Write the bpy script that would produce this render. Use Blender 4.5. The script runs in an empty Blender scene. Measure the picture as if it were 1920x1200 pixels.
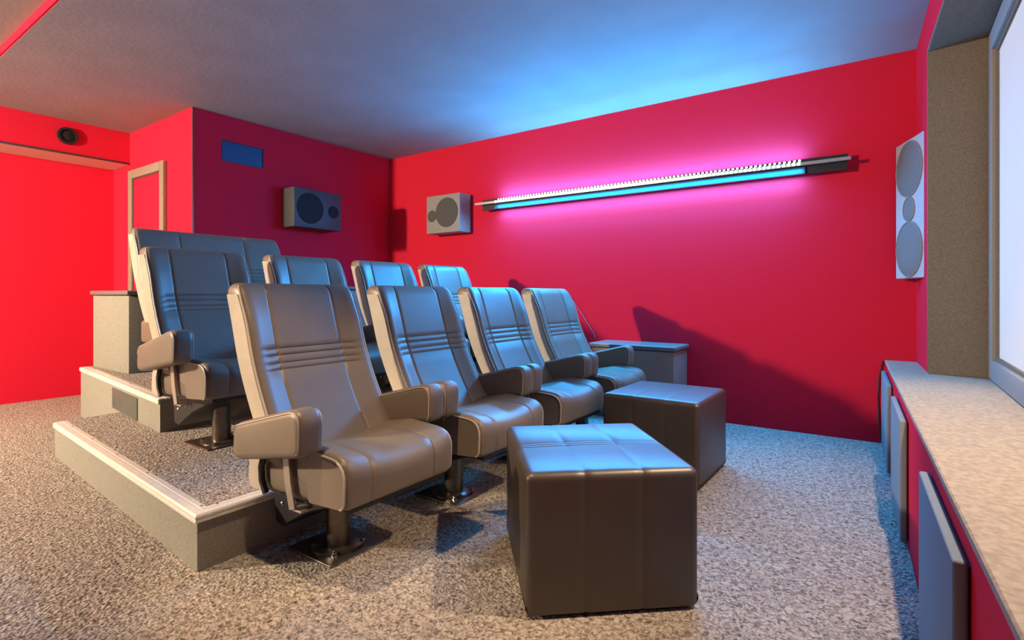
import bpy, bmesh, math, random
from mathutils import Vector, Matrix
random.seed(7)
S = bpy.context.scene
COL = S.collection
PI = math.pi

# ------------------------------------------------------------------ camera, world, lights, exposure
F_PX = 1004.0
cam = bpy.data.cameras.new('camera')
cam.sensor_width = 36.0
cam.lens = F_PX / 1920.0 * 36.0
cam.shift_y = -48.0 / 1920.0
cam.clip_start = 0.02
cam_o = bpy.data.objects.new('camera', cam); COL.objects.link(cam_o)
cam_o.location = (0, 0, 1.0)
cam_o.rotation_euler = (PI/2, 0, math.atan2(0.575, 0.818))
S.camera = cam_o

world = bpy.data.worlds.new('room_world'); S.world = world
world.use_nodes = True
wb = world.node_tree.nodes['Background']
wb.inputs[0].default_value = (0.9, 0.8, 0.75, 1); wb.inputs[1].default_value = 0.02

S.view_settings.view_transform = 'Standard'
S.view_settings.look = 'None'
S.view_settings.gamma = 1.0
S.view_settings.use_curve_mapping = False
S.view_settings.exposure = 0.0

WARM = (1.0, 0.79, 0.55)
AMBER = (1.0, 0.70, 0.42)
BLUE = (0.0, 0.37, 1.0)
BLUE_WASH = (0.07, 0.48, 1.0)

def point_lamp(name, loc, power, radius, color):
    l = bpy.data.lights.new(name, 'POINT'); l.energy = power; l.shadow_soft_size = radius; l.color = color
    o = bpy.data.objects.new(name, l); COL.objects.link(o); o.location = loc; return o

def spot_lamp(name, loc, target, power, angle, blend, radius, color):
    l = bpy.data.lights.new(name, 'SPOT'); l.energy = power; l.spot_size = math.radians(angle); l.spot_blend = blend
    l.shadow_soft_size = radius; l.color = color
    o = bpy.data.objects.new(name, l); COL.objects.link(o); o.location = loc
    o.rotation_euler = (Vector(target)-Vector(loc)).to_track_quat('-Z', 'Y').to_euler(); return o

def area_lamp(name, loc, target, sx, sy, power, color, spread=180):
    l = bpy.data.lights.new(name, 'AREA'); l.shape = 'RECTANGLE'; l.size = sx; l.size_y = sy; l.energy = power
    l.color = color; l.spread = math.radians(spread)
    o = bpy.data.objects.new(name, l); COL.objects.link(o); o.location = loc
    d = (Vector(target)-Vector(loc)).normalized()
    z = -d; x = Vector((1, 0, 0)); y = z.cross(x).normalized()
    o.matrix_world = Matrix.Translation(loc) @ Matrix((x, y, z)).transposed().to_4x4()
    return o

W = 4.37          # y of the long wall with the light bar
BX0, BX1 = -3.19, -0.50      # lit run of the light bar
BZ = 1.908
BM = (BX0+BX1)/2
BL = BX1-BX0
# warm room lamps (out of the picture on the near side)
spot_lamp('passage_spot', (-4.9, -1.3, 2.0), (-5.75, 2.0, 0.75), 110, 74, 0.5, 0.08, WARM)
point_lamp('room_lamp', (-5.0, -2.3, 2.25), 1400, 0.10, WARM)
spot_lamp('ceiling_spot', (-1.42, 0.50, 2.6), (-1.50, 1.25, 0.45), 190, 42, 0.6, 0.04, AMBER)
spot_lamp("niche_spot", (0.30, 1.90, 2.30), (0.22, 1.90, 0), 235, 97, 0.45, 0.03, AMBER)
# the run of LEDs: over the ceiling, up and down the wall, and out into the room
area_lamp('bar_light_up', (BM, W-0.120, BZ+0.060), (BM, W-0.120-1.0, BZ+0.060+0.5), BL, 0.012, 24, BLUE)
area_lamp('bar_wash_up', (BM, W-0.075, BZ+0.055), (BM, W-0.075+0.15, BZ+1.0), BL, 0.012, 55, BLUE_WASH)
area_lamp('bar_wash_down', (BM, W-0.075, BZ-0.062), (BM, W-0.075+0.15, BZ-1.0), BL, 0.012, 50, BLUE_WASH)
area_lamp('bar_light_down', (BM, W-0.143, BZ-0.008), (BM, W-0.143-0.10, BZ-0.030-0.9), BL, 0.012, 28, BLUE)
area_lamp('bar_light_out', (BM, W-0.145, BZ+0.004), (BM, W-0.145-0.9, BZ-0.35), BL, 0.014, 116, BLUE)

# ------------------------------------------------------------------ materials
def nodes_of(m):
    m.use_nodes = True
    return m.node_tree.nodes, m.node_tree.links, m.node_tree.nodes['Principled BSDF']

def mat(name, col, rough=0.5, metal=0.0, spec=0.5, noise=None, bump=None, col2=None, voro=False):
    """noise=(scale, detail); col2 the second colour of the noise; bump=(scale, strength, distance)"""
    m = bpy.data.materials.new(name); N, L, P = nodes_of(m)
    P.inputs['Base Color'].default_value = (*col, 1)
    P.inputs['Roughness'].default_value = rough
    P.inputs['Metallic'].default_value = metal
    P.inputs['Specular IOR Level'].default_value = spec
    tc = N.new('ShaderNodeTexCoord')
    if noise:
        n = N.new('ShaderNodeTexNoise'); n.inputs['Scale'].default_value = noise[0]; n.inputs['Detail'].default_value = noise[1]
        L.new(tc.outputs['Object'], n.inputs['Vector'])
        r = N.new('ShaderNodeValToRGB')
        r.color_ramp.elements[0].position = 0.35; r.color_ramp.elements[1].position = 0.65
        r.color_ramp.elements[0].color = (*col, 1); r.color_ramp.elements[1].color = (*(col2 or col), 1)
        L.new(n.outputs['Fac'], r.inputs['Fac']); L.new(r.outputs['Color'], P.inputs['Base Color'])
    if bump:
        if voro:
            b = N.new('ShaderNodeTexVoronoi'); out = 'Distance'
        else:
            b = N.new('ShaderNodeTexNoise'); b.inputs['Detail'].default_value = 4; out = 'Fac'
        b.inputs['Scale'].default_value = bump[0]
        L.new(tc.outputs['Object'], b.inputs['Vector'])
        bp = N.new('ShaderNodeBump'); bp.inputs['Strength'].default_value = bump[1]; bp.inputs['Distance'].default_value = bump[2]
        L.new(b.outputs[out], bp.inputs['Height']); L.new(bp.outputs['Normal'], P.inputs['Normal'])
    return m

def carpet_mat():
    m = bpy.data.materials.new('carpet_pile'); N, L, P = nodes_of(m)
    P.inputs['Roughness'].default_value = 0.95; P.inputs['Specular IOR Level'].default_value = 0.1
    tc = N.new('ShaderNodeTexCoord')
    n1 = N.new('ShaderNodeTexNoise'); n1.inputs['Scale'].default_value = 62; n1.inputs['Detail'].default_value = 3
    n1.inputs['Distortion'].default_value = 1.2
    v = N.new('ShaderNodeTexVoronoi'); v.inputs['Scale'].default_value = 85
    for x in (n1, v): L.new(tc.outputs['Object'], x.inputs['Vector'])
    r = N.new('ShaderNodeValToRGB'); e = r.color_ramp.elements
    e[0].position = 0.30; e[0].color = (0.080, 0.070, 0.061, 1)
    e[1].position = 0.62; e[1].color = (0.46, 0.41, 0.355, 1)
    k = e.new(0.46); k.color = (0.26, 0.228, 0.20, 1)
    L.new(n1.outputs['Fac'], r.inputs['Fac']); L.new(r.outputs['Color'], P.inputs['Base Color'])
    mx = N.new('ShaderNodeMath'); mx.operation = 'SUBTRACT'
    L.new(n1.outputs['Fac'], mx.inputs[0]); L.new(v.outputs['Distance'], mx.inputs[1])
    bp = N.new('ShaderNodeBump'); bp.inputs['Strength'].default_value = 0.7; bp.inputs['Distance'].default_value = 0.010
    L.new(mx.outputs[0], bp.inputs['Height']); L.new(bp.outputs['Normal'], P.inputs['Normal'])
    return m

def emit(name, col, strength):
    m = bpy.data.materials.new(name); N, L, P = nodes_of(m)
    P.inputs['Base Color'].default_value = (*col, 1)
    P.inputs['Emission Color'].default_value = (*col, 1); P.inputs['Emission Strength'].default_value = strength
    return m

M = {}
M['red'] = mat('red_paint', (0.62, 0.016, 0.043), 0.75, spec=0.05, bump=(55, 0.12, 0.004))
M['ceil'] = mat('ceiling_paint', (0.27, 0.265, 0.275), 0.7, spec=0.15, noise=(3.0, 5), col2=(0.295, 0.29, 0.30), bump=(30, 0.25, 0.006))
M['carpet'] = carpet_mat()
M['felt'] = mat('platform_felt', (0.215, 0.21, 0.175), 0.95, spec=0.1, noise=(140, 4), col2=(0.295, 0.29, 0.245), bump=(220, 0.35, 0.003))
M['ledge'] = mat('ledge_felt', (0.28, 0.235, 0.18), 0.95, spec=0.1, noise=(60, 5), col2=(0.38, 0.325, 0.25), bump=(180, 0.3, 0.003))
M['reveal'] = mat('reveal_felt', (0.15, 0.125, 0.095), 0.95, spec=0.1, noise=(160, 4), col2=(0.22, 0.185, 0.14), bump=(200, 0.3, 0.003))
M['leather'] = mat('taupe_leather', (0.165, 0.132, 0.098), 0.45, spec=0.6, noise=(6, 4), col2=(0.185, 0.15, 0.112), bump=(420, 0.10, 0.001))
M['leather_dark'] = mat('dark_taupe_leather', (0.036, 0.025, 0.016), 0.43, spec=0.95, noise=(6, 4), col2=(0.044, 0.031, 0.020), bump=(420, 0.10, 0.001))
M['leather_side_lit'] = mat('lit_side_leather', (0.40, 0.36, 0.29), 0.45, spec=0.4, noise=(9, 4), col2=(0.46, 0.41, 0.33), bump=(25, 0.25, 0.006))  # seat leather lightened to stand in for lamp light on its sides
M['stitch'] = mat('stitching', (0.05, 0.043, 0.036), 0.7)
M['piping'] = mat('piping_leather', (0.42, 0.37, 0.30), 0.4)
M['black'] = mat('black_board', (0.012, 0.012, 0.013), 0.5, spec=0.4, noise=(40, 3), col2=(0.018, 0.018, 0.02))
M['lid'] = mat('lid_laminate', (0.14, 0.14, 0.14), 0.35, spec=0.5, noise=(60, 3), col2=(0.17, 0.17, 0.17))
M['side_box'] = mat('side_box_paint', (0.22, 0.20, 0.175), 0.5, spec=0.4, noise=(90, 3), col2=(0.26, 0.235, 0.205))
M['steel'] = mat('bronzed_steel', (0.17, 0.145, 0.115), 0.32, 0.85, noise=(30, 3), col2=(0.21, 0.18, 0.145))
M['plate'] = mat('plate_steel', (0.16, 0.14, 0.12), 0.28, 0.8, noise=(50, 3), col2=(0.22, 0.19, 0.16))
M['chrome'] = mat('screw_chrome', (0.75, 0.74, 0.72), 0.18, 1.0, noise=(80, 2), col2=(0.65, 0.64, 0.62))
M['alu'] = mat('brushed_aluminium', (0.66, 0.64, 0.58), 0.42, 0.15, noise=(45, 3), col2=(0.74, 0.72, 0.68))
M['bracket'] = mat('bracket_metal', (0.40, 0.36, 0.30), 0.38, 0.6, noise=(40, 3), col2=(0.46, 0.41, 0.35))
M['cabinet'] = mat('speaker_grey', (0.26, 0.25, 0.23), 0.55, spec=0.3, noise=(70, 3), col2=(0.30, 0.29, 0.27))
M['cab_lit'] = mat('speaker_grey_lit', (0.36, 0.37, 0.37), 0.5, spec=0.3, noise=(70, 3), col2=(0.40, 0.41, 0.41))  # speaker grey with the light on the front speaker put into it
M['cab_dark'] = mat('speaker_charcoal', (0.05, 0.05, 0.052), 0.5, spec=0.3, noise=(70, 3), col2=(0.062, 0.062, 0.065))
M['grille_dark'] = mat('speaker_grille_black', (0.012, 0.012, 0.014), 0.7, spec=0.2, noise=(300, 3), col2=(0.018, 0.018, 0.02))
M['driver'] = mat('driver_fabric', (0.15, 0.145, 0.135), 0.8, spec=0.15, noise=(200, 3), col2=(0.17, 0.165, 0.155))
M['grille'] = mat('speaker_grille', (0.075, 0.074, 0.072), 0.7, spec=0.2, noise=(300, 3), col2=(0.095, 0.094, 0.09))
M['panel'] = mat('acoustic_fabric', (0.16, 0.20, 0.23), 0.85, spec=0.15, noise=(200, 3), col2=(0.19, 0.235, 0.27), bump=(300, 0.2, 0.002))  # neutral fabric tinted blue to stand in for the bar's light
M['frame'] = mat('screen_frame_felt', (0.25, 0.235, 0.21), 0.7, spec=0.2, noise=(160, 3), col2=(0.30, 0.28, 0.25))
M['screen'] = mat('glowing_projection_fabric', (0.50, 0.47, 0.42), 0.6, spec=0.2, noise=(1.2, 2), col2=(0.54, 0.51, 0.46))
P_ = M['screen'].node_tree.nodes['Principled BSDF']
P_.inputs['Emission Color'].default_value = (1.0, 0.90, 0.80, 1); P_.inputs['Emission Strength'].default_value = 0.26  # faint glow added to the fabric so the screen comes out whiter
M['doorframe'] = mat('door_frame_paint', (0.24, 0.20, 0.15), 0.4, noise=(30, 3), col2=(0.28, 0.235, 0.18))
M['beam'] = mat('beam_underside', (0.60, 0.53, 0.44), 0.7, noise=(30, 3), col2=(0.64, 0.57, 0.48))
M['bead'] = mat('corner_bead', (0.06, 0.05, 0.045), 0.35, spec=0.6, noise=(40, 2), col2=(0.08, 0.065, 0.06))
M['vent'] = mat('socket_panel', (0.06, 0.075, 0.065), 0.45, noise=(12, 4), col2=(0.085, 0.105, 0.09))
M['barblack'] = mat('bar_black', (0.02, 0.022, 0.026), 0.3, spec=0.5, noise=(40, 3), col2=(0.028, 0.03, 0.035))
M['baralu'] = mat('bar_aluminium', (0.50, 0.55, 0.58), 0.3, 0.7, noise=(40, 3), col2=(0.56, 0.60, 0.63))
M['barplate'] = mat('bar_plate', (0.045, 0.06, 0.065), 0.4, 0.2, noise=(40, 3), col2=(0.055, 0.07, 0.075))
M['led'] = emit('led_chip', (0.78, 1.0, 0.98), 9.0)
M['cable'] = mat('cable_sheath', (0.35, 0.10, 0.14), 0.5, noise=(60, 2), col2=(0.38, 0.12, 0.16))
M['cable_dark'] = mat('black_cable_sheath', (0.03, 0.03, 0.035), 0.5, noise=(60, 2), col2=(0.04, 0.04, 0.045))
g = bpy.data.materials.new('window_glass'); N_, L_, P_ = nodes_of(g)
P_.inputs['Base Color'].default_value = (0.05, 0.17, 0.38, 1); P_.inputs['Roughness'].default_value = 0.05  # blue of the reflected room light put into the glass colour
P_.inputs['Transmission Weight'].default_value = 0.55; P_.inputs['IOR'].default_value = 1.5
M['glass'] = g
M['dark_room'] = mat('projection_room_paint', (0.10, 0.10, 0.11), 0.8, noise=(10, 3), col2=(0.12, 0.12, 0.13))

# ------------------------------------------------------------------ mesh helpers
def link(name, bm, m, parent=None, sharp=35, recalc=True):
    if recalc: bmesh.ops.recalc_face_normals(bm, faces=bm.faces)
    me = bpy.data.meshes.new(name); bm.to_mesh(me); bm.free()
    for p in me.polygons: p.use_smooth = len(p.vertices) < 9
    me.set_sharp_from_angle(angle=math.radians(sharp))
    me.materials.append(m)
    o = bpy.data.objects.new(name, me); COL.objects.link(o)
    if parent is not None: o.parent = parent
    return o

def NB(): return bmesh.new()

def add_mesh(bm, verts, faces):
    vs = [bm.verts.new(v) for v in verts]
    for f in faces:
        try: bm.faces.new([vs[i] for i in f])
        except ValueError: pass
    return vs

def box(bm, x0, x1, y0, y1, z0, z1, bev=0.0, seg=2, mtx=None):
    t = bmesh.new()
    bmesh.ops.create_cube(t, size=1.0)
    for v in t.verts:
        v.co = Vector(((x0+x1)/2 + v.co.x*(x1-x0), (y0+y1)/2 + v.co.y*(y1-y0), (z0+z1)/2 + v.co.z*(z1-z0)))
    if bev > 0: bmesh.ops.bevel(t, geom=t.edges[:], offset=bev, segments=seg, profile=0.5, affect='EDGES')
    merge(bm, t, mtx)

def merge(bm, t, mtx=None):
    t.verts.index_update()
    vs = [bm.verts.new((mtx @ v.co) if mtx else v.co) for v in t.verts]
    for f in t.faces: bm.faces.new([vs[v.index] for v in f.verts])
    t.free()

def prism(bm, poly, z0, z1, bev=0.0, seg=2):
    """polygon in x,y extruded in z"""
    t = bmesh.new()
    a = [t.verts.new((x, y, z0)) for x, y in poly]; b = [t.verts.new((x, y, z1)) for x, y in poly]
    n = len(poly)
    t.faces.new(a); t.faces.new(b)
    for i in range(n): t.faces.new((a[i], a[(i+1) % n], b[(i+1) % n], b[i]))
    bmesh.ops.recalc_face_normals(t, faces=t.faces)
    if bev > 0: bmesh.ops.bevel(t, geom=t.edges[:], offset=bev, segments=seg, profile=0.5, affect='EDGES')
    merge(bm, t)

def prism_y(bm, poly, y0, y1, bev=0.0, seg=2):
    """polygon in x,z extruded in y"""
    t = bmesh.new()
    a = [t.verts.new((x, y0, z)) for x, z in poly]; b = [t.verts.new((x, y1, z)) for x, z in poly]
    n = len(poly)
    t.faces.new(a); t.faces.new(b)
    for i in range(n): t.faces.new((a[i], a[(i+1) % n], b[(i+1) % n], b[i]))
    bmesh.ops.recalc_face_normals(t, faces=t.faces)
    if bev > 0: bmesh.ops.bevel(t, geom=t.edges[:], offset=bev, segments=seg, profile=0.5, affect='EDGES')
    merge(bm, t)

def prism_x(bm, poly, x0, x1, bev=0.0, seg=2):
    """polygon in y,z extruded in x"""
    t = bmesh.new()
    a = [t.verts.new((x0, y, z)) for y, z in poly]; b = [t.verts.new((x1, y, z)) for y, z in poly]
    n = len(poly)
    t.faces.new(a); t.faces.new(b)
    for i in range(n): t.faces.new((a[i], a[(i+1) % n], b[(i+1) % n], b[i]))
    bmesh.ops.recalc_face_normals(t, faces=t.faces)
    if bev > 0: bmesh.ops.bevel(t, geom=t.edges[:], offset=bev, segments=seg, profile=0.5, affect='EDGES')
    merge(bm, t)

def lathe(bm, prof, seg=24, mtx=None):
    """prof: list of (r, z), revolved about z; ends closed when r > 0"""
    rings = []
    for r, z in prof:
        rings.append([bm.verts.new((mtx @ Vector((r*math.cos(2*PI*i/seg), r*math.sin(2*PI*i/seg), z))) if mtx
                      else (r*math.cos(2*PI*i/seg), r*math.sin(2*PI*i/seg), z)) for i in range(seg)])
    for a, b in zip(rings, rings[1:]):
        for i in range(seg): bm.faces.new((a[i], a[(i+1) % seg], b[(i+1) % seg], b[i]))
    bm.faces.new(rings[0]); bm.faces.new(rings[-1])

def tube(bm, pts, r, seg=6):
    pts = [Vector(p) for p in pts]
    rings = []; ref = None
    for i, p in enumerate(pts):
        d = (pts[min(i+1, len(pts)-1)] - pts[max(i-1, 0)]).normalized()
        if ref is None: ref = Vector((0, 0, 1)) if abs(d.z) < 0.9 else Vector((0, 1, 0))
        a = d.cross(ref).normalized(); b = d.cross(a).normalized(); ref = a.cross(d)
        rings.append([bm.verts.new(p + a*(r*math.cos(2*PI*k/seg)) + b*(r*math.sin(2*PI*k/seg))) for k in range(seg)])
    for A, B in zip(rings, rings[1:]):
        for k in range(seg): bm.faces.new((A[k], A[(k+1) % seg], B[(k+1) % seg], B[k]))
    bm.faces.new(rings[0]); bm.faces.new(rings[-1])

def loft(bm, loops):
    R = [[bm.verts.new(p) for p in lp] for lp in loops]
    n = len(R[0])
    for A, B in zip(R, R[1:]):
        for i in range(n): bm.faces.new((A[i], A[(i+1) % n], B[(i+1) % n], B[i]))
    bm.faces.new(R[0]); bm.faces.new(R[-1])

def round_poly(pts, radii, seg=5):
    """2D polygon with rounded corners"""
    out = []; n = len(pts)
    for i in range(n):
        p = Vector(pts[i]); a = Vector(pts[i-1]); b = Vector(pts[(i+1) % n]); r = radii[i]
        if r <= 0: out.append((p.x, p.y)); continue
        u = (a-p).normalized(); v = (b-p).normalized()
        ang = u.angle(v); d = min(r/math.tan(ang/2), 0.49*(a-p).length, 0.49*(b-p).length)
        p0 = p+u*d; p1 = p+v*d
        for k in range(seg+1):
            t = k/seg
            q = p0*(1-t)**2 + p*(2*t*(1-t)) + p1*t**2
            out.append((q.x, q.y))
    return out

def inset_poly(pts, d):
    n = len(pts); P = [Vector(p) for p in pts]
    area = sum(P[i].x*P[(i+1) % n].y-P[(i+1) % n].x*P[i].y for i in range(n))
    s = 1 if area > 0 else -1
    out = []
    for i in range(n):
        e1 = (P[i]-P[i-1]); e2 = (P[(i+1) % n]-P[i])
        if e1.length < 1e-7: e1 = e2
        if e2.length < 1e-7: e2 = e1
        e1 = e1.normalized(); e2 = e2.normalized()
        n1 = Vector((-e1.y, e1.x))*s; n2 = Vector((-e2.y, e2.x))*s
        m = (n1+n2)
        m = m.normalized() if m.length > 1e-6 else n1
        out.append(P[i]+m*d)
    return out

def tag(o, label=None, cat=None, group=None, kind=None):
    if label: o['label'] = label
    if cat: o['category'] = cat
    if group: o['group'] = group
    if kind: o['kind'] = kind
    return o

def empty(name, loc=(0, 0, 0), rz=0.0):
    o = bpy.data.objects.new(name, None); COL.objects.link(o)
    o.empty_display_size = 0.1
    o.location = loc; o.rotation_euler = (0, 0, rz); return o

def copy_tree(o, parent=None):
    c = o.copy(); COL.objects.link(c); c.parent = parent
    for ch in list(o.children): copy_tree(ch, c)
    return c

def struct(name, bm, m, label=None, **k):
    o = link(name, bm, m, **k); o['kind'] = 'structure'
    if label: o['label'] = label
    return o

# ------------------------------------------------------------------ room shell
XL = -6.58        # left wall
XB = -4.85        # front of the projection room
YB = 2.17         # side of the projection room (with the door)
ZC = 2.60
YN = -3.4         # near wall, behind the camera
def xu(y): return 0.150 + (W-y)*0.050      # upper screen wall
def xl(y): return -0.015 + (W-y)*0.046     # lower screen wall / ledge edge
T = 0.12

b = NB(); box(b, XL-T, 0.8, YN-T, W+T, -0.1, 0.0); struct('floor', b, M['carpet'], 'mottled taupe deep-pile carpet')
b = NB(); box(b, XL-T, 0.8, 0.97, W+T, ZC, ZC+0.2); struct('ceiling', b, M['ceil'], 'grey painted ceiling')
b = NB(); box(b, XL-T, 0.8, YN-T, 0.97, ZC+0.055, ZC+0.2); struct('ceiling_near', b, M['ceil'], 'slightly higher grey ceiling at upper left')
b = NB(); box(b, XL, 0.35, 0.958, 0.97, ZC+0.001, ZC+0.055); struct('trim_1', b, M['red'], 'thin red edge along the step in the ceiling')
b = NB(); box(b, XB-0.0, 0.5, W, W+T, 0, ZC); struct('wall_far', b, M['red'], 'long red wall with the light bar')
b = NB(); box(b, XL-T, XL, -0.3, YB+T, 0, ZC+0.06); struct('wall_left', b, M['red'], 'red wall at the left')
b = NB(); box(b, XL-T, XL, YN, -0.3, 0, ZC+0.06); struct('wall_left_near', b, M['dark_room'])
b = NB(); box(b, XL, 0.7, YN-T, YN, 0, ZC+0.06); struct('wall_near', b, M['dark_room'])
b = NB(); box(b, -3.68, 0.19, -1.22, -1.1, 0, ZC+0.055); struct('wall_light_block', b, M['dark_room'])  # unseen wall added to keep the room lamp off the screen side
# projection room: front wall with a window hole, and the side with the door
PW = dict(y0=2.41, y1=2.80, z0=2.19, z1=2.378)
b = NB()
box(b, XB-T, XB, YB, PW['y0'], 0, ZC); box(b, XB-T, XB, PW['y1'], W, 0, ZC)
box(b, XB-T, XB, PW['y0'], PW['y1'], 0, PW['z0']); box(b, XB-T, XB, PW['y0'], PW['y1'], PW['z1'], ZC)
struct('wall_rear', b, M['red'], 'red wall of the projection room')
DX0, DX1, DZ = -6.10, -5.36, 2.19
b = NB()
box(b, XL, DX0, YB, YB+T, 0, ZC); box(b, DX1, XB-T, YB, YB+T, 0, ZC); box(b, DX0, DX1, YB, YB+T, DZ, ZC)
struct('wall_alcove', b, M['red'], 'red side wall beside the door')
b = NB(); box(b, XB-0.9, XB-0.7, YB+T, W, 0, ZC); struct('wall_projection_room', b, M['dark_room'])
# corner bead
b = NB(); box(b, XB-0.004, XB+0.006, YB-0.006, YB+0.006, 0.4, ZC-0.003, 0.002); struct('trim_2', b, M['bead'], 'dark bead along the outer corner')
# beam over the left passage
b = NB(); box(b, XL, -6.17, -3.4, YB-0.002, 2.30, ZC); struct('trim_3', b, M['red'], 'red beam over the passage at the left')
b = NB(); box(b, XL+0.01, -6.165, -3.4, YB-0.004, 2.285, 2.30); struct('trim_4', b, M['beam'], 'beige underside of the beam')
b = NB(); box(b, -6.172, -6.155, -3.4, YB-0.004, 2.285, 2.303, 0.003); struct('trim_5', b, M['bead'], 'dark edge strip under the beam')

# door
d = empty('door_1', (0, 0, 0)); tag(d, 'red door with taupe frame beside the projection room', None, None, 'structure')
fw = 0.062
b = NB()
box(b, DX0-0.02, DX0+fw, YB-0.035, YB+0.01, 0, DZ+0.02, 0.004)
box(b, DX1-fw, DX1+0.02, YB-0.035, YB+0.01, 0, DZ+0.02, 0.004)
box(b, DX0+fw, DX1-fw, YB-0.035, YB+0.01, DZ-fw, DZ+0.02, 0.004)
link('door_frame', b, M['doorframe'], d)
b = NB(); box(b, DX0+fw+0.006, DX1-fw-0.006, YB-0.018, YB+0.02, 0.01, DZ-fw-0.006, 0.003); link('door_leaf', b, M['red'], d)
b = NB()
box(b, DX0+fw, DX0+fw+0.014, YB-0.026, YB-0.008, 0, DZ-fw, 0.003); box(b, DX1-fw-0.014, DX1-fw, YB-0.026, YB-0.008, 0, DZ-fw, 0.003)
box(b, DX0+fw+0.014, DX1-fw-0.014, YB-0.026, YB-0.008, DZ-fw-0.014, DZ-fw, 0.003)
link('door_seal', b, M['bead'], d)

# projection window
wn = empty('window_1'); tag(wn, 'small glazed projection window high in the red wall', None, None, 'structure')
b = NB()
y0, y1, z0, z1 = PW['y0'], PW['y1'], PW['z0'], PW['z1']; f = 0.006
box(b, XB-T, XB+0.001, y0, y0+f, z0, z1); box(b, XB-T, XB+0.001, y1-f, y1, z0, z1)
box(b, XB-T, XB+0.001, y0+f, y1-f, z0, z0+f); box(b, XB-T, XB+0.001, y0+f, y1-f, z1-f, z1)
link('window_frame', b, M['black'], wn)
b = NB(); box(b, XB-0.012, XB-0.006, y0+f, y1-f, z0+f, z1-f); link('pane', b, M['glass'], wn)

# screen wall: upper part above and beside the niche, lower part, ledge
NY1, NY0 = 3.77, 0.45         # niche from here to here
NZ0, NZ1 = 0.561, 2.36
XS = 0.455                    # screen plane
b = NB()
prism(b, [(xu(W), W), (xu(NY1), NY1), (0.62, NY1), (0.62, W)], NZ0, ZC)
prism(b, [(xu(NY1), NY1), (xu(NY0), NY0), (0.62, NY0), (0.62, NY1)], NZ1, ZC)
prism(b, [(xu(NY0), NY0), (xu(YN), YN), (0.75, YN), (0.75, NY0)], NZ0, ZC+0.06)
struct('wall_right', b, M['red'], 'red wall around the screen niche')
b = NB(); prism(b, [(xl(W), W), (xl(YN), YN), (0.75, YN), (0.62, W)], 0, NZ0-0.022)
struct('wall_right_lower', b, M['red'], 'red low wall under the screen ledge')
b = NB(); prism(b, [(xl(W)-0.004, W-0.002), (xl(YN)-0.004, YN), (0.62, YN), (0.62, W-0.002)], NZ0-0.022, NZ0, 0.004, 1)
struct('trim_6', b, M['ledge'], 'beige felt ledge under the screen')
# reveals of the niche
e = 0.014
b = NB(); prism(b, [(xu(NY1)-0.004, NY1), (xu(NY1)-0.004, NY1-e), (0.47, NY1-0.055), (0.47, NY1)], NZ0, NZ1-e, 0.003, 1)
struct('trim_7', b, M['reveal'], 'dark taupe felt side of the screen niche')
b = NB(); prism(b, [(xu(NY0)-0.004, NY0), (xu(NY0)-0.004, NY0+e), (0.5, NY0+e), (0.5, NY0)], NZ0, NZ1-e, 0.003, 1)
struct('trim_8', b, M['reveal'])
b = NB(); prism(b, [(xu(NY1)-0.004, NY1), (xu(NY0)-0.004, NY0), (0.5, NY0), (0.5, NY1)], NZ1-e, NZ1, 0.003, 1)
struct('trim_9', b, M['reveal'], 'taupe felt lining on top of the screen niche')
b = NB(); prism(b, [(0.50, NY1), (0.50, NY0), (0.62, NY0), (0.62, NY1)], NZ0, NZ1); struct('wall_niche', b, M['frame'])

# ------------------------------------------------------------------ projection screen
sc = empty('projection_screen', (XS, (NY0+NY1)/2, NZ0)); tag(sc, 'large white projection screen in a grey felt frame above the ledge', 'screen')
def L3(bm): # world -> local of screen empty
    for v in bm.verts: v.co -= Vector((XS, (NY0+NY1)/2, NZ0))
    return bm
fy1, fy0, fz0, fz1 = NY1-0.06, NY0+0.02, NZ0+0.004, NZ1-0.02
fwid = 0.10
b = NB()
box(b, XS-0.03, XS+0.04, fy1-fwid, fy1, fz0, fz1, 0.006); link('frame_side', L3(b), M['frame'], sc)
b = NB(); box(b, XS-0.03, XS+0.04, fy0, fy0+fwid, fz0, fz1, 0.006); link('frame_side', L3(b), M['frame'], sc)
b = NB(); box(b, XS-0.03, XS+0.04, fy0+fwid, fy1-fwid, fz0, fz0+fwid, 0.006); link('frame_bottom', L3(b), M['frame'], sc)
b = NB(); box(b, XS-0.03, XS+0.04, fy0+fwid, fy1-fwid, fz1-fwid, fz1, 0.006); link('frame_top', L3(b), M['frame'], sc)
b = NB(); box(b, XS+0.0, XS+0.01, fy0+fwid, fy1-fwid, fz0+fwid, fz1-fwid); link('screen_fabric', L3(b), M['screen'], sc)
iz0, iz1, iy0, iy1 = fz0+fwid, fz1-fwid, fy0+fwid, fy1-fwid
b = NB(); s_ = 0.018
box(b, XS-0.012, XS-0.001, iy1-s_, iy1, iz0, iz1); box(b, XS-0.012, XS-0.001, iy0, iy0+s_, iz0, iz1)
box(b, XS-0.012, XS-0.001, iy0+s_, iy1-s_, iz0, iz0+s_); box(b, XS-0.012, XS-0.001, iy0+s_, iy1-s_, iz1-s_, iz1)
link('screen_border', L3(b), M['reveal'], sc)

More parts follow.
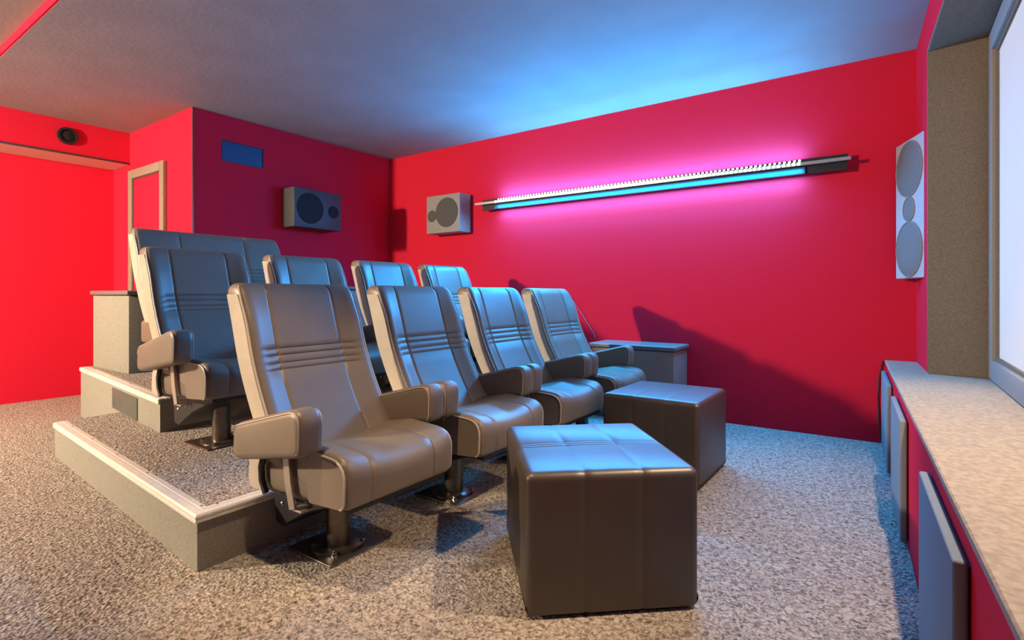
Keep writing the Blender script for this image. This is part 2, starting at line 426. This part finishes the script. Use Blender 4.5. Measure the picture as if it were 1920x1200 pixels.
# ------------------------------------------------------------------ acoustic panels on the low wall
for i, (ya, yb, lab) in enumerate([
        (1.30, 1.91, 'grey acoustic panel on the low screen wall, nearest the camera'),
        (2.62, 3.23, 'grey acoustic panel on the low screen wall, middle of the three'),
        (3.58, 4.27, 'grey acoustic panel on the low screen wall, next to the light-bar wall')]):
    o = empty('acoustic_panel', (xl(ya), ya, 0.02)); tag(o, lab, 'acoustic panel', 'acoustic panels under the ledge')
    ox, oy = xl(ya), ya
    b = NB(); prism(b, [(xl(ya)-0.028-ox, 0), (xl(yb)-0.028-ox, yb-ya), (xl(yb)-0.004-ox, yb-ya), (xl(ya)-0.004-ox, 0)], 0, 0.48, 0.006, 3)
    link('fabric_pad', b, M['panel'], o)
    b = NB(); prism(b, [(xl(ya)-0.004-ox, 0.01), (xl(yb)-0.004-ox, yb-ya-0.01), (xl(yb)-ox, yb-ya-0.01), (xl(ya)-ox, 0.01)], 0.01, 0.47)
    link('backing', b, M['black'], o)

# ------------------------------------------------------------------ platforms
def platform(label, poly, z, edge_pts, tread):
    """poly: footprint (x,y); edge_pts: polyline along which the metal nosing runs"""
    ox, oy = poly[0]
    r = empty('platform', (ox, oy, 0)); tag(r, label, 'platform', 'seating platforms')
    q = [(x-ox, y-oy) for x, y in poly]
    b = NB(); prism(b, q, 0, z-0.0045); link('riser', b, M['felt'], r)
    b = NB(); prism(b, [(x-ox, y-oy) for x, y in tread], z-0.0045, z+0.0045); link('tread', b, M['carpet'], r)
    pts = [Vector((x-ox, y-oy)) for x, y in edge_pts]
    # nosing runs: each straight length is a part, mitred
    n = len(pts)
    nor = []
    for i in range(n-1):
        t = (pts[i+1]-pts[i]).normalized(); nor.append(Vector((t.y, -t.x)))
    for i in range(n-1):
        def mit(k):
            if k == 0: return nor[0]
            if k == n-1: return nor[-1]
            m = (nor[k-1]+nor[k]); return m/(m.dot(nor[k]))
        b = NB()
        # cross-section: (outward offset, height)
        sec = [(-0.052, z-0.004), (-0.052, z+0.003), (-0.030, z+0.0045), (-0.028, z+0.003), (-0.024, z+0.003), (-0.022, z+0.0045), (0.004, z+0.003), (0.010, z-0.003),
               (0.010, z-0.012), (0.006, z-0.014), (0.010, z-0.017), (0.010, z-0.026), (0.0, z-0.030), (0.0, z-0.004)]
        A = [b.verts.new((*(pts[i]+mit(i)*o_), h)) for o_, h in sec]
        B = [b.verts.new((*(pts[i+1]+mit(i+1)*o_), h)) for o_, h in sec]
        m_ = len(sec)
        for k in range(m_): b.faces.new((A[k], A[(k+1) % m_], B[(k+1) % m_], B[k]))
        b.faces.new(A); b.faces.new(B)
        no = link('nosing', b, M['alu'], r, sharp=20)
        ln = (pts[i+1]-pts[i]).length; k = max(2, int(ln/0.42))
        for j in range(k):
            p = pts[i]+(pts[i+1]-pts[i])*((j+0.5)/k)-nor[i]*0.040
            if j == k-1: p = pts[i+1]-(pts[i+1]-pts[i]).normalized()*0.07-nor[i]*0.040
            if (j == 0 and i > 0): p = pts[i]+(pts[i+1]-pts[i]).normalized()*0.09-nor[i]*0.040
            b = NB(); lathe(b, [(0.006, z+0.002), (0.0055, z+0.0045), (0.003, z+0.0065)], 10, Matrix.Translation((p.x, p.y, 0)))
            link('screw', b, M['chrome'], no)
    return r

p1 = [(-4.22, 1.085), (-2.035, 0.925), (-2.035, W-0.003), (-3.398, W-0.003), (-3.398, 1.342), (-4.22, 1.429)]
P1 = platform('lower carpeted seating platform with metal nosing, just behind the front row', p1, 0.205,
              [(-4.22, 1.085), (-2.035, 0.925), (-2.035, 4.0)],
              [(-4.22, 1.138), (-2.088, 0.982), (-2.088, W-0.003), (-3.398, W-0.003), (-3.398, 1.342), (-4.22, 1.429)])
p2 = [(-5.42, 1.56), (-3.40, 1.345), (-3.40, W-0.003), (XB+0.003, W-0.003), (XB+0.003, YB-0.003), (-5.42, YB-0.003)]
P2 = platform('upper carpeted seating platform with metal nosing under the rear seats', p2, 0.40,
              [(-5.42, 1.56), (-3.40, 1.345)],
              [(-5.42, 1.613), (-3.40, 1.398), (-3.40, W-0.003), (XB+0.003, W-0.003), (XB+0.003, YB-0.003), (-5.42, YB-0.003)])
# dark socket plate set into the upper platform's side
def p2side(x): return 1.56 + (x+5.42)*(1.345-1.56)/(5.42-3.40)
b = NB(); ox, oy = p2[0]
xa, xb2 = -4.42, -3.83
prism(b, [(xa-ox, p2side(xa)-0.006-oy), (xb2-ox, p2side(xb2)-0.006-oy), (xb2-ox, p2side(xb2)+0.004-oy), (xa-ox, p2side(xa)+0.004-oy)], 0.212, 0.352, 0.002, 1)
o = link('service_panel', b, M['vent'], P2); o['label'] = 'dark grey service panel'

# ------------------------------------------------------------------ side boxes with lids
def side_box(label, x0, x1, y0, y1, z0, z1, m, group='boxes beside the seats', over=0.02, lidt=0.035):
    o = empty('side_box', ((x0+x1)/2, (y0+y1)/2, z0)); tag(o, label, 'box', group)
    hx, hy, h = (x1-x0)/2, (y1-y0)/2, z1-z0
    b = NB(); box(b, -hx, hx, -hy, hy, 0, h-lidt-0.006, 0.004); link('body', b, m, o)
    b = NB(); box(b, -hx-over, hx+over, -hy-over, min(hy+over, W-(y0+y1)/2-0.002), h-lidt, h, 0.010, 3); link('lid', b, M['lid'], o)
    b = NB(); box(b, -hx+0.012, hx-0.012, -hy+0.012, hy-0.012, h-lidt-0.008, h-lidt+0.004); link('shadow_gap', b, M['black'], o)
    return o
side_box('felt-covered box with a dark lid on the upper platform, left of the rear seat', -5.36, -4.64, 1.625, 2.12, 0.4046, 1.03, M['felt'])
side_box('grey box with a dark lid against the light-bar wall, right of the front row', -2.02, -1.335, 4.03, W-0.003, 0.0, 0.60, M['side_box'])
side_box('grey box with a dark lid against the light-bar wall, right of the second row', -3.22, -2.52, 4.03, W-0.003, 0.2096, 0.80, M['side_box'])
side_box('low grey cabinet with a dark lid under the projection-room speaker', XB+0.03, -4.42, 2.62, 4.30, 0.4046, 1.08, M['side_box'])

# ------------------------------------------------------------------ cinema seats (face +x; origin at foot of the post on the floor)
BACK = [(0.030, 0.40), (-0.02, 0.47), (-0.075, 0.56), (-0.13, 0.66), (-0.175, 0.76), (-0.205, 0.86), (-0.238, 0.96), (-0.268, 1.045)]
def back_at(z):
    for (xa, za), (xb, zb) in zip(BACK, BACK[1:]):
        if z <= zb or zb == BACK[-1][1]:
            t = (z-za)/(zb-za); return xa+(xb-xa)*t
def back_s(z):
    x = (back_at(z-0.03)+back_at(z)+back_at(z+0.03))/3 if 0.43 < z < 1.01 else back_at(z)
    return x

def back_front_offset(y, hw, cb, z):
    """how far the upholstered face stands proud of the mean front line"""
    a = abs(y); o = 0.0
    if a > cb: o += 0.032*min(1.0, (a-cb)/(hw-cb-0.02))**1.2      # side bolsters lean forward
    fade = 1.0 if z < 0.90 else max(0.45, 1-(z-0.90)/0.2)
    o *= fade
    if z < 0.58: o *= 1.0
    return o

def make_back(parent, hw, cb):
    th = 0.100; rt = 0.045
    ysm = []
    ny = 9
    inner = [i/ny for i in range(-ny, ny+1)]
    ys = sorted(set([round(v*(hw-0.022), 4) for v in inner] + [s*v for s in (-1, 1) for v in (cb-0.006, cb, cb+0.006)]))
    zs = [0.395, 0.40, 0.42, 0.45, 0.49, 0.53, 0.57, 0.61, 0.65]
    st = [0.706, 0.730, 0.760, 0.786]
    for z in st: zs += [z-0.006, z, z+0.006]
    zs += [0.81, 0.84, 0.87, 0.90, 0.93, 0.96, 0.98]
    ztop = 1.045
    zs = [(z, 0.0) for z in zs] + [(ztop-rt+rt*math.sin(a), rt*(1-math.cos(a))) for a in [0, .25, .5, .75, 1.0, 1.2, 1.4, 1.54]]
    loops = []
    for z, ins in zs:
        fx = back_s(min(z, 1.03)); slope = -0.3
        w = hw - ins*0.55
        def yy(y): return y*w/hw
        lp = []
        groove_z = any(abs(z-s) < 1e-6 for s in st)
        front = []
        for y in ys:
            o = back_front_offset(y, hw, cb, z) - ins
            if abs(abs(y)-cb) < 1e-6: o -= 0.005
            if groove_z and abs(y) < hw-0.03: o -= 0.0045
            front.append((fx+o, yy(y), z))
        # front y from + to -, i.e. build ring: front (-hw..hw), right corner, back, left corner
        eo = back_front_offset(hw-0.022, hw, cb, z) - ins
        xb_ = fx - th + ins*0.9
        lp += front
        xf = fx+eo
        lp += [(xf-0.004, yy(hw-0.010), z), (xf-0.012, yy(hw-0.003), z), (xf-0.024, yy(hw), z), (xb_+0.02, yy(hw), z), (xb_+0.006, yy(hw-0.006), z), (xb_, yy(hw-0.02), z)]
        lp += [(xb_, yy(hw*k), z) for k in (0.6, 0.2, -0.2, -0.6)]
        lp += [(xb_, yy(-hw+0.02), z), (xb_+0.006, yy(-hw+0.006), z), (xb_+0.02, yy(-hw), z), (xf-0.024, yy(-hw), z), (xf-0.012, yy(-hw+0.003), z), (xf-0.004, yy(-hw+0.010), z)]
        loops.append(lp)
    b = NB(); loft(b, loops)
    bk = link('backrest', b, M['leather'], parent, sharp=60)
    # side gussets with piping, each side
    for s in (-1, 1):
        b = NB(); pts_f = []; pts_b = []
        zz = [0.415+i*(1.000-0.415)/14 for i in range(15)]
        verts = []; faces = []
        for i, z in enumerate(zz):
            fx = back_s(z)+back_front_offset(hw-0.022, hw, cb, z)
            verts += [(fx-0.020, s*(hw-0.006), z), (fx-0.024, s*(hw+0.004), z), (back_s(z)-th+0.014, s*(hw+0.004), z), (back_s(z)-th+0.010, s*(hw-0.006), z)]
        for i in range(14):
            for k in range(4): faces.append((i*4+k, i*4+(k+1) % 4, (i+1)*4+(k+1) % 4, (i+1)*4+k))
        faces += [(0, 1, 2, 3), tuple(14*4+k for k in range(4))]
        add_mesh(b, verts, faces)
        gp = link('side_gusset', b, M['leather_side_lit'], bk, sharp=40)
        b = NB()
        tube(b, [(back_s(z)+back_front_offset(hw-0.022, hw, cb, z)-0.012, s*(hw+0.001), z) for z in [0.42+i*0.0393 for i in range(15)]]
             + [(back_s(1.0)-0.005+0.0, s*(hw-0.004), 1.012), (back_s(1.02)-0.02, s*(hw-0.012), 1.034)], 0.0042, 6)
        link('piping', b, M['piping'], bk)
    b = NB()
    zz = [0.44, 0.55, 0.66, 0.76, 0.86, 0.96, 1.0]
    verts = []
    for z in zz:
        x = back_s(z)-th
        verts += [(x-0.010, -hw+0.03, z), (x-0.010, hw-0.03, z), (x+0.004, hw-0.03, z), (x+0.004, -hw+0.03, z)]
    faces = []
    for i in range(len(zz)-1):
        for k in range(4): faces.append((i*4+k, i*4+(k+1) % 4, (i+1)*4+(k+1) % 4, (i+1)*4+k))
    faces += [(0, 1, 2, 3), tuple((len(zz)-1)*4+k for k in range(4))]
    add_mesh(b, verts, faces); link('back_shell', b, M['black'], bk, sharp=40)
    return bk

SEATP = round_poly([(-0.19, 0.275), (0.375, 0.300), (0.385, 0.455), (0.16, 0.470), (-0.06, 0.425), (-0.19, 0.405)],
                   [0.03, 0.025, 0.075, 0.06, 0.05, 0.03], 5)
def make_seat(parent, hw, cb, hinges=True):
    n = 12
    ys = [-hw+0.0, -hw+0.004, -hw+0.012, -hw+0.024] + [-hw+0.024+(2*hw-0.048)*i/n for i in range(1, n)] + [hw-0.024, hw-0.012, hw-0.004, hw]
    ys = sorted(set([round(y, 5) for y in ys] + [s*v for s in (-1, 1) for v in (cb-0.005, cb, cb+0.005)]))
    loops = []
    for y in ys:
        e_ = hw-abs(y)
        ins = 0.024-math.sqrt(max(0, 0.024**2-(0.024-e_)**2)) if e_ < 0.024 else 0.0
        if abs(abs(y)-cb) < 1e-6: ins += 0.0035
        pl = inset_poly(SEATP, ins)
        a = abs(y)/hw
        loops.append([(p[0], y, p[1] + (0.020*a*a if p[1] > 0.38 else 0) - (0.010*(1-a*a) if p[1] > 0.38 else 0)) for p in pl])
    b = NB(); loft(b, loops)
    st = link('seat', b, M['leather'], parent, sharp=60)
    for s in (-1, 1):
        # front gusset, the lighter end of the cushion roll, and its piping
        gp = round_poly([(0.175, 0.292), (0.365, 0.305), (0.374, 0.458), (0.165, 0.470)], [0.02, 0.03, 0.07, 0.03], 5)
        b = NB(); prism_y(b, gp, s*(hw-0.014), s*(hw+0.003)); link('side_gusset', b, M['leather'], st)
        b = NB(); tube(b, [(x, s*(hw+0.003), z) for x, z in gp[7:24]], 0.004, 6); link('piping', b, M['piping'], st)
        if not hinges: continue
        rp = round_poly([(-0.20, 0.270), (-0.09, 0.276), (-0.10, 0.405), (-0.19, 0.400)], [0.04, 0.01, 0.01, 0.03], 5)
        b = NB(); prism_y(b, rp, s*(hw-0.02), s*(hw+0.006), 0.002, 1); link('hinge_cover', b, M['leather_side_lit'], st)
    b = NB(); prism_y(b, [(-0.16, 0.262), (0.365, 0.288), (0.365, 0.302), (-0.16, 0.278)], -hw+0.03, hw-0.03); link('seat_board', b, M['black'], st)
    return st

def make_arm(parent, s, hw_out, hw_in):
    """upholstered armrest tilted up at the front, s = side (-1 near, +1 far)"""
    ya, yb = sorted((s*hw_in, s*hw_out))
    pf = round_poly([(-0.165, 0.396), (0.255, 0.472), (0.264, 0.642), (-0.155, 0.532)], [0.045, 0.042, 0.085, 0.055], 8)
    loops = []
    r = 0.025
    for y, ins in [(ya+r*(1-math.cos(k/5*PI/2)), r*(1-math.sin(k/5*PI/2))) for k in range(6)] + [(yb-r*(1-math.cos(k/5*PI/2)), r*(1-math.sin(k/5*PI/2))) for k in range(5, -1, -1)]:
        loops.append([(p[0], y, p[1]) for p in inset_poly(pf, ins)])
    b = NB(); loft(b, loops)
    a = link('armrest', b, M['leather'], parent, sharp=45)
    b = NB()
    pp = inset_poly(pf, 0.010)
    for y in (ya+0.004, yb-0.004):
        tube(b, [(p[0], y, p[1]) for p in pp[12:36]], 0.0032, 5)
    link('piping', b, M['piping'], a)
    # flat metal bracket
    yc = s*(hw_in+0.018)
    b = NB()
    prism_y(b, [(0.050, 0.435), (0.085, 0.442), (0.100, 0.350), (0.125, 0.262), (0.092, 0.252), (0.062, 0.345)], yc-0.004, yc+0.004, 0.001, 1)
    box(b, 0.093, 0.155, min(yc, yc-s*0.05), max(yc, yc-s*0.05), 0.252, 0.259, 0.001, 1)
    link('arm_bracket', b, M['bracket'], parent)
    # curved hinge arm at the back
    b = NB(); tube(b, [(-0.07, yc, 0.42), (-0.09, yc, 0.37), (-0.085, yc, 0.32), (-0.06, yc, 0.28)], 0.012, 8)
    link('hinge_arm', b, M['black'], parent)
    return a

def make_chair(name, label, cat, hw, cb, pitch, group, arms=True):
    r = empty(name); tag(r, label, cat, group)
    # floor plate, flange and bolts
    b = NB(); box(b, -0.145, 0.125, -0.13, 0.13, 0.0, 0.007, 0.002, 1); bp = link('base_plate', b, M['plate'], r)
    for sx, sy in ((-1, -1), (1, -1), (-1, 1), (1, 1)):
        b = NB(); lathe(b, [(0.013, 0.007), (0.013, 0.010), (0.009, 0.013), (0.009, 0.019), (0.004, 0.021)], 10, Matrix.Translation((sx*0.066, sy*0.066, 0)))
        link('bolt', b, M['chrome'], bp)
    b = NB(); lathe(b, [(0.10, 0.006), (0.10, 0.011), (0.096, 0.014), (0.05, 0.016)], 32); link('flange', b, M['plate'], r)
    b = NB(); lathe(b, [(0.046, 0.012), (0.046, 0.275), (0.05, 0.28)], 28); link('post', b, M['steel'], r)
    # mechanism under the seat
    b = NB(); prism_y(b, [(-0.205, 0.272), (-0.19, 0.105), (-0.14, 0.095), (0.02, 0.185), (0.20, 0.250), (0.30, 0.290), (0.30, 0.298), (-0.16, 0.285)], -hw+0.11, hw-0.11, 0.006, 1)
    mc = link('mechanism_cover', b, M['black'], r)
    for s in (-1, 1):
        for sx, sz in ((-0.14, 0.185), (-0.05, 0.215), (-0.115, 0.252)):
            b = NB(); lathe(b, [(0.009, -0.001), (0.009, 0.003), (0.005, 0.006)], 10,
                            Matrix.Translation((sx, s*(hw-0.11), sz)) @ Matrix.Rotation(-s*PI/2, 4, 'X'))
            link('screw', b, M['chrome'], mc)
    make_seat(r, hw-0.012, cb, arms)
    make_back(r, hw, cb)
    if arms:
        for s in (-1, 1): make_arm(r, s, pitch/2-0.002, hw-0.014)
    return r

CH = make_chair('cinema_seat', 'x', 'seat', 0.264, 0.150, 0.69, None)
R1 = ['front-row taupe leather cinema seat nearest the camera, beside the platform corner',
      'front-row leather cinema seat, second from the camera, behind the near ottoman',
      'front-row leather cinema seat, third from the camera, left of the far ottoman',
      'front-row leather cinema seat nearest the light-bar wall']
R2 = ['second-row leather cinema seat nearest the left, with its armrest over the platform',
      'second-row leather cinema seat, second from the left, between the front backrests',
      'second-row leather cinema seat, third from the left, seen above the front row',
      'second-row leather cinema seat nearest the light-bar wall']
for i in range(4):
    o = CH if i == 0 else copy_tree(CH)
    o.location = (-1.79, 1.345+0.69*i, 0); o['label'] = R1[i]; o['group'] = 'front row of cinema seats'
for i in range(4):
    o = copy_tree(CH); o.location = (-2.93, 1.455+0.69*i, 0.2096); o['label'] = R2[i]; o['group'] = 'second row of cinema seats'
lv = make_chair('love_seat', 'wide dark leather double seat at the back on the upper platform', 'seat', 0.51, 0.23, 1.06, None, arms=False)
lv.location = (-3.86, 1.98, 0.4046)

# ------------------------------------------------------------------ ottomans
def ottoman(label, loc, rz, dx, dy, h, stitched):
    """seams run along local x (front to back); swept along local y"""
    r = empty('ottoman', loc, rz); tag(r, label, 'ottoman', 'leather cube ottomans')
    hx, hy = dx/2, dy/2
    pts = [(-hx, 0.012), (hx, 0.012), (hx, h)]
    rad = [0.008, 0.008, 0.030]
    if stitched:
        for c in (-0.015, 0.008, 0.031)[::-1]:
            pts += [(c+0.006, h), (c, h-0.0035), (c-0.006, h)]; rad += [0, 0, 0]
    pts += [(-hx, h)]; rad += [0.030]
    pf = round_poly(pts, rad, 6)
    ys = []
    rr = 0.028
    for k in range(7):
        a = k/6*PI/2; ys.append((-hy+rr*(1-math.cos(a)), rr*(1-math.sin(a))))
    sv = dy/6
    for s in (-sv, sv):
        ys += [(s-0.006, 0), (s, 0.003), (s+0.006, 0)]
    ys += [(-y, i) for y, i in ys[:7]][::-1]
    extra = [(-hy+rr+(2*hy-2*rr)*k/8, 0) for k in range(1, 8)]
    ys = sorted(ys + [e_ for e_ in extra if min(abs(abs(e_[0])-sv), 1) > 0.012])
    loops = []
    for y, ins in ys:
        pl = inset_poly(pf, ins*0.8)
        a = 1-(y/hy)**2
        loops.append([(p[0], y, max(p[1], 0.006) + (0.006*a*(1-(p[0]/hx)**2) if p[1] > h-0.02 else 0)) for p in pl])
    b = NB(); loft(b, loops); up = link('upholstery', b, M['leather_dark'], r, sharp=50)
    b = NB(); box(b, -hx+0.03, hx-0.03, -hy+0.03, hy-0.03, 0, 0.014); link('base', b, M['black'], r)
    return r
ottoman('brown leather cube ottoman with stitched top, nearest the camera', (-0.902, 1.780, 0), math.radians(-48.7), 0.62, 0.555, 0.45, True)
ottoman('brown leather cube ottoman farther back, toward the light-bar wall', (-1.045, 3.02, 0), math.radians(-90.5), 0.545, 0.535, 0.45, False)

# ------------------------------------------------------------------ speakers
def disc(bm, c, nrm, r, t, seg=32):
    q = Vector(nrm).to_track_quat('Z', 'Y').to_matrix().to_4x4()
    lathe(bm, [(r, -0.004), (r, t*0.6), (r-0.003, t), (r*0.5, t)], seg, Matrix.Translation(c) @ q)
def ring(bm, c, nrm, r0, r1, t, seg=32):
    q = Matrix.Translation(c) @ Vector(nrm).to_track_quat('Z', 'Y').to_matrix().to_4x4()
    prof = [(r1, -0.004), (r1, t*0.5), (r1-0.002, t), (r0+0.002, t), (r0, t*0.5), (r0, -0.004)]
    rings = [[bm.verts.new(q @ Vector((rr*math.cos(2*PI*i/seg), rr*math.sin(2*PI*i/seg), z))) for i in range(seg)] for rr, z in prof]
    n = len(rings)
    for a in range(n):
        A, B = rings[a], rings[(a+1) % n]
        for i in range(seg): bm.faces.new((A[i], A[(i+1) % seg], B[(i+1) % seg], B[i]))

# on the projection-room wall
s1 = empty('surround_speaker', (XB, 3.26, 1.845)); tag(s1, 'charcoal two-way wall speaker under the projection window', 'speaker', 'wall speakers')
b = NB(); box(b, 0.002, 0.20, -0.27, 0.27, -0.19, 0.19, 0.006, 2); link('cabinet', b, M['cab_dark'], s1)
b = NB(); disc(b, (0.20, -0.095, 0.0), (1, 0, 0), 0.150, 0.006, 40); link('woofer_grille', b, M['grille_dark'], s1)
b = NB(); disc(b, (0.20, 0.175, -0.005), (1, 0, 0), 0.062, 0.005); link('tweeter_grille', b, M['grille_dark'], s1)
# on the light-bar wall
s2 = empty('surround_speaker', (-3.84, W, 1.85)); tag(s2, 'grey two-way wall speaker beside the left end of the light bar', 'speaker', 'wall speakers')
b = NB(); box(b, -0.235, 0.235, -0.175, -0.002, -0.20, 0.20, 0.006, 2); link('cabinet', b, M['cabinet'], s2)
b = NB(); disc(b, (0.055, -0.175, 0.01), (0, -1, 0), 0.155, 0.006, 40); link('woofer_grille', b, M['grille'], s2)
b = NB(); disc(b, (-0.155, -0.175, -0.015), (0, -1, 0), 0.062, 0.005); link('tweeter_grille', b, M['grille'], s2)
# on the screen wall
PA, PBv = Vector((0.040, 4.31)), Vector((0.172, 3.955))
s3 = empty('front_speaker', (PA.x, PA.y, 1.10)); tag(s3, 'tall three-driver speaker on the right wall beside the screen niche', 'speaker')
q = [PA, PBv, Vector((xu(PBv.y)-0.002, PBv.y+0.012)), Vector((xu(PA.y)-0.002, PA.y))]
b = NB(); prism(b, [(p.x-PA.x, p.y-PA.y) for p in q], 0, 0.862, 0.004, 1); link('cabinet', b, M['cab_lit'], s3)
tn = (PBv-PA).normalized(); nn = Vector((tn.y, -tn.x))
if nn.x > 0: nn = -nn
mid = (PBv-PA)*0.5; ctr = mid - Vector((0, 0))
for nm, zc, r_ in (('woofer_grille', 0.676, 0.168), ('tweeter_grille', 0.428, 0.072), ('woofer_grille', 0.180, 0.168)):
    b = NB(); c = Vector((mid.x, mid.y, zc)); disc(b, c, (nn.x, nn.y, 0), r_, 0.005, 40); k = link(nm, b, M['driver'], s3)
    b = NB(); ring(b, c, (nn.x, nn.y, 0), r_, r_+0.006, 0.008, 40); link('driver_rim', b, M['cabinet'], k)

# round vent on the beam
v = empty('round_vent', (-6.17, 1.675, 2.455)); tag(v, 'round black vent on the red beam at upper left', 'vent')
b = NB(); ring(b, (0, 0, 0), (1, 0, 0), 0.055, 0.078, 0.022, 32); link('vent_ring', b, M['black'], v)
b = NB(); lathe(b, [(0.056, 0.0), (0.050, 0.010), (0.02, 0.016), (0.008, 0.017)], 28, Matrix.Translation((0.002, 0, 0)) @ Matrix.Rotation(PI/2, 4, 'Y')); link('vent_cone', b, M['grille_dark'], v)

# ------------------------------------------------------------------ light bar
lb = empty('light_bar', (BM, W, BZ)); tag(lb, 'long wall light bar with a row of bluish white lights on the red wall', 'light')
hx0, hx1 = -3.44-BM, -0.225-BM
b = NB(); box(b, hx0+0.06, hx1, -0.085, -0.070, -0.058, 0.050, 0.002, 1); link('back_plate', b, M['barblack'], lb)
b = NB(); prism_x(b, [(-0.085, 0.0), (-0.135, -0.004), (-0.135, 0.018), (-0.130, 0.018), (-0.130, 0.002), (-0.085, 0.006)], hx0, hx1+0.02)
rail = link('rail', b, M['baralu'], lb, sharp=20)
b = NB(); prism_x(b, [(-0.0855, -0.006), (-0.100, -0.006), (-0.112, -0.058), (-0.0855, -0.058)], BX0-BM-0.02, BX1-BM+0.02); link('lower_reflector', b, M['barplate'], lb)
for x in (hx0+0.5, -0.2, hx1-0.35):
    b = NB(); box(b, x-0.015, x+0.015, -0.070, -0.001, -0.02, 0.02, 0.002, 1); link('wall_bracket', b, M['black'], lb)
led0 = None
NL = 84
for i in range(NL):
    x = -BL/2 + BL*(i+0.5)/NL
    if led0 is None:
        b = NB(); box(b, -0.009, 0.009, -0.006, 0.0, -0.009, 0.009, 0.002, 1); led0 = link('led', b, M['led'], lb); o = led0
    else:
        o = led0.copy(); COL.objects.link(o); o.parent = lb
    o.location = (x, -0.1355, 0.009)
for i in range(NL):
    x = -BL/2 + BL*(i+0.5)/NL
    o = led0.copy(); COL.objects.link(o); o.parent = lb
    o.location = (x, -0.088, 0.040); o.scale = (0.8, 0.6, 0.6)

# ------------------------------------------------------------------ cables
b = NB(); tube(b, [(-2.40, W-0.012, 0.97), (-2.33, W-0.010, 0.88), (-2.24, W-0.012, 0.76), (-2.17, W-0.012, 0.66), (-2.15, W-0.012, 0.61)], 0.004, 6)
tag(link('wall_cable', b, M['cable']), 'thin reddish cable on the red wall behind the front row', 'cable')
b = NB(); tube(b, [(-0.032, W-0.012, 0.555), (-0.05, W-0.012, 0.45), (-0.06, W-0.012, 0.3), (-0.05, W-0.012, 0.12), (-0.04, W-0.012, 0.012)], 0.004, 6)
tag(link('wall_cable', b, M['cable_dark']), 'thin black cable hanging from the end of the ledge', 'cable')
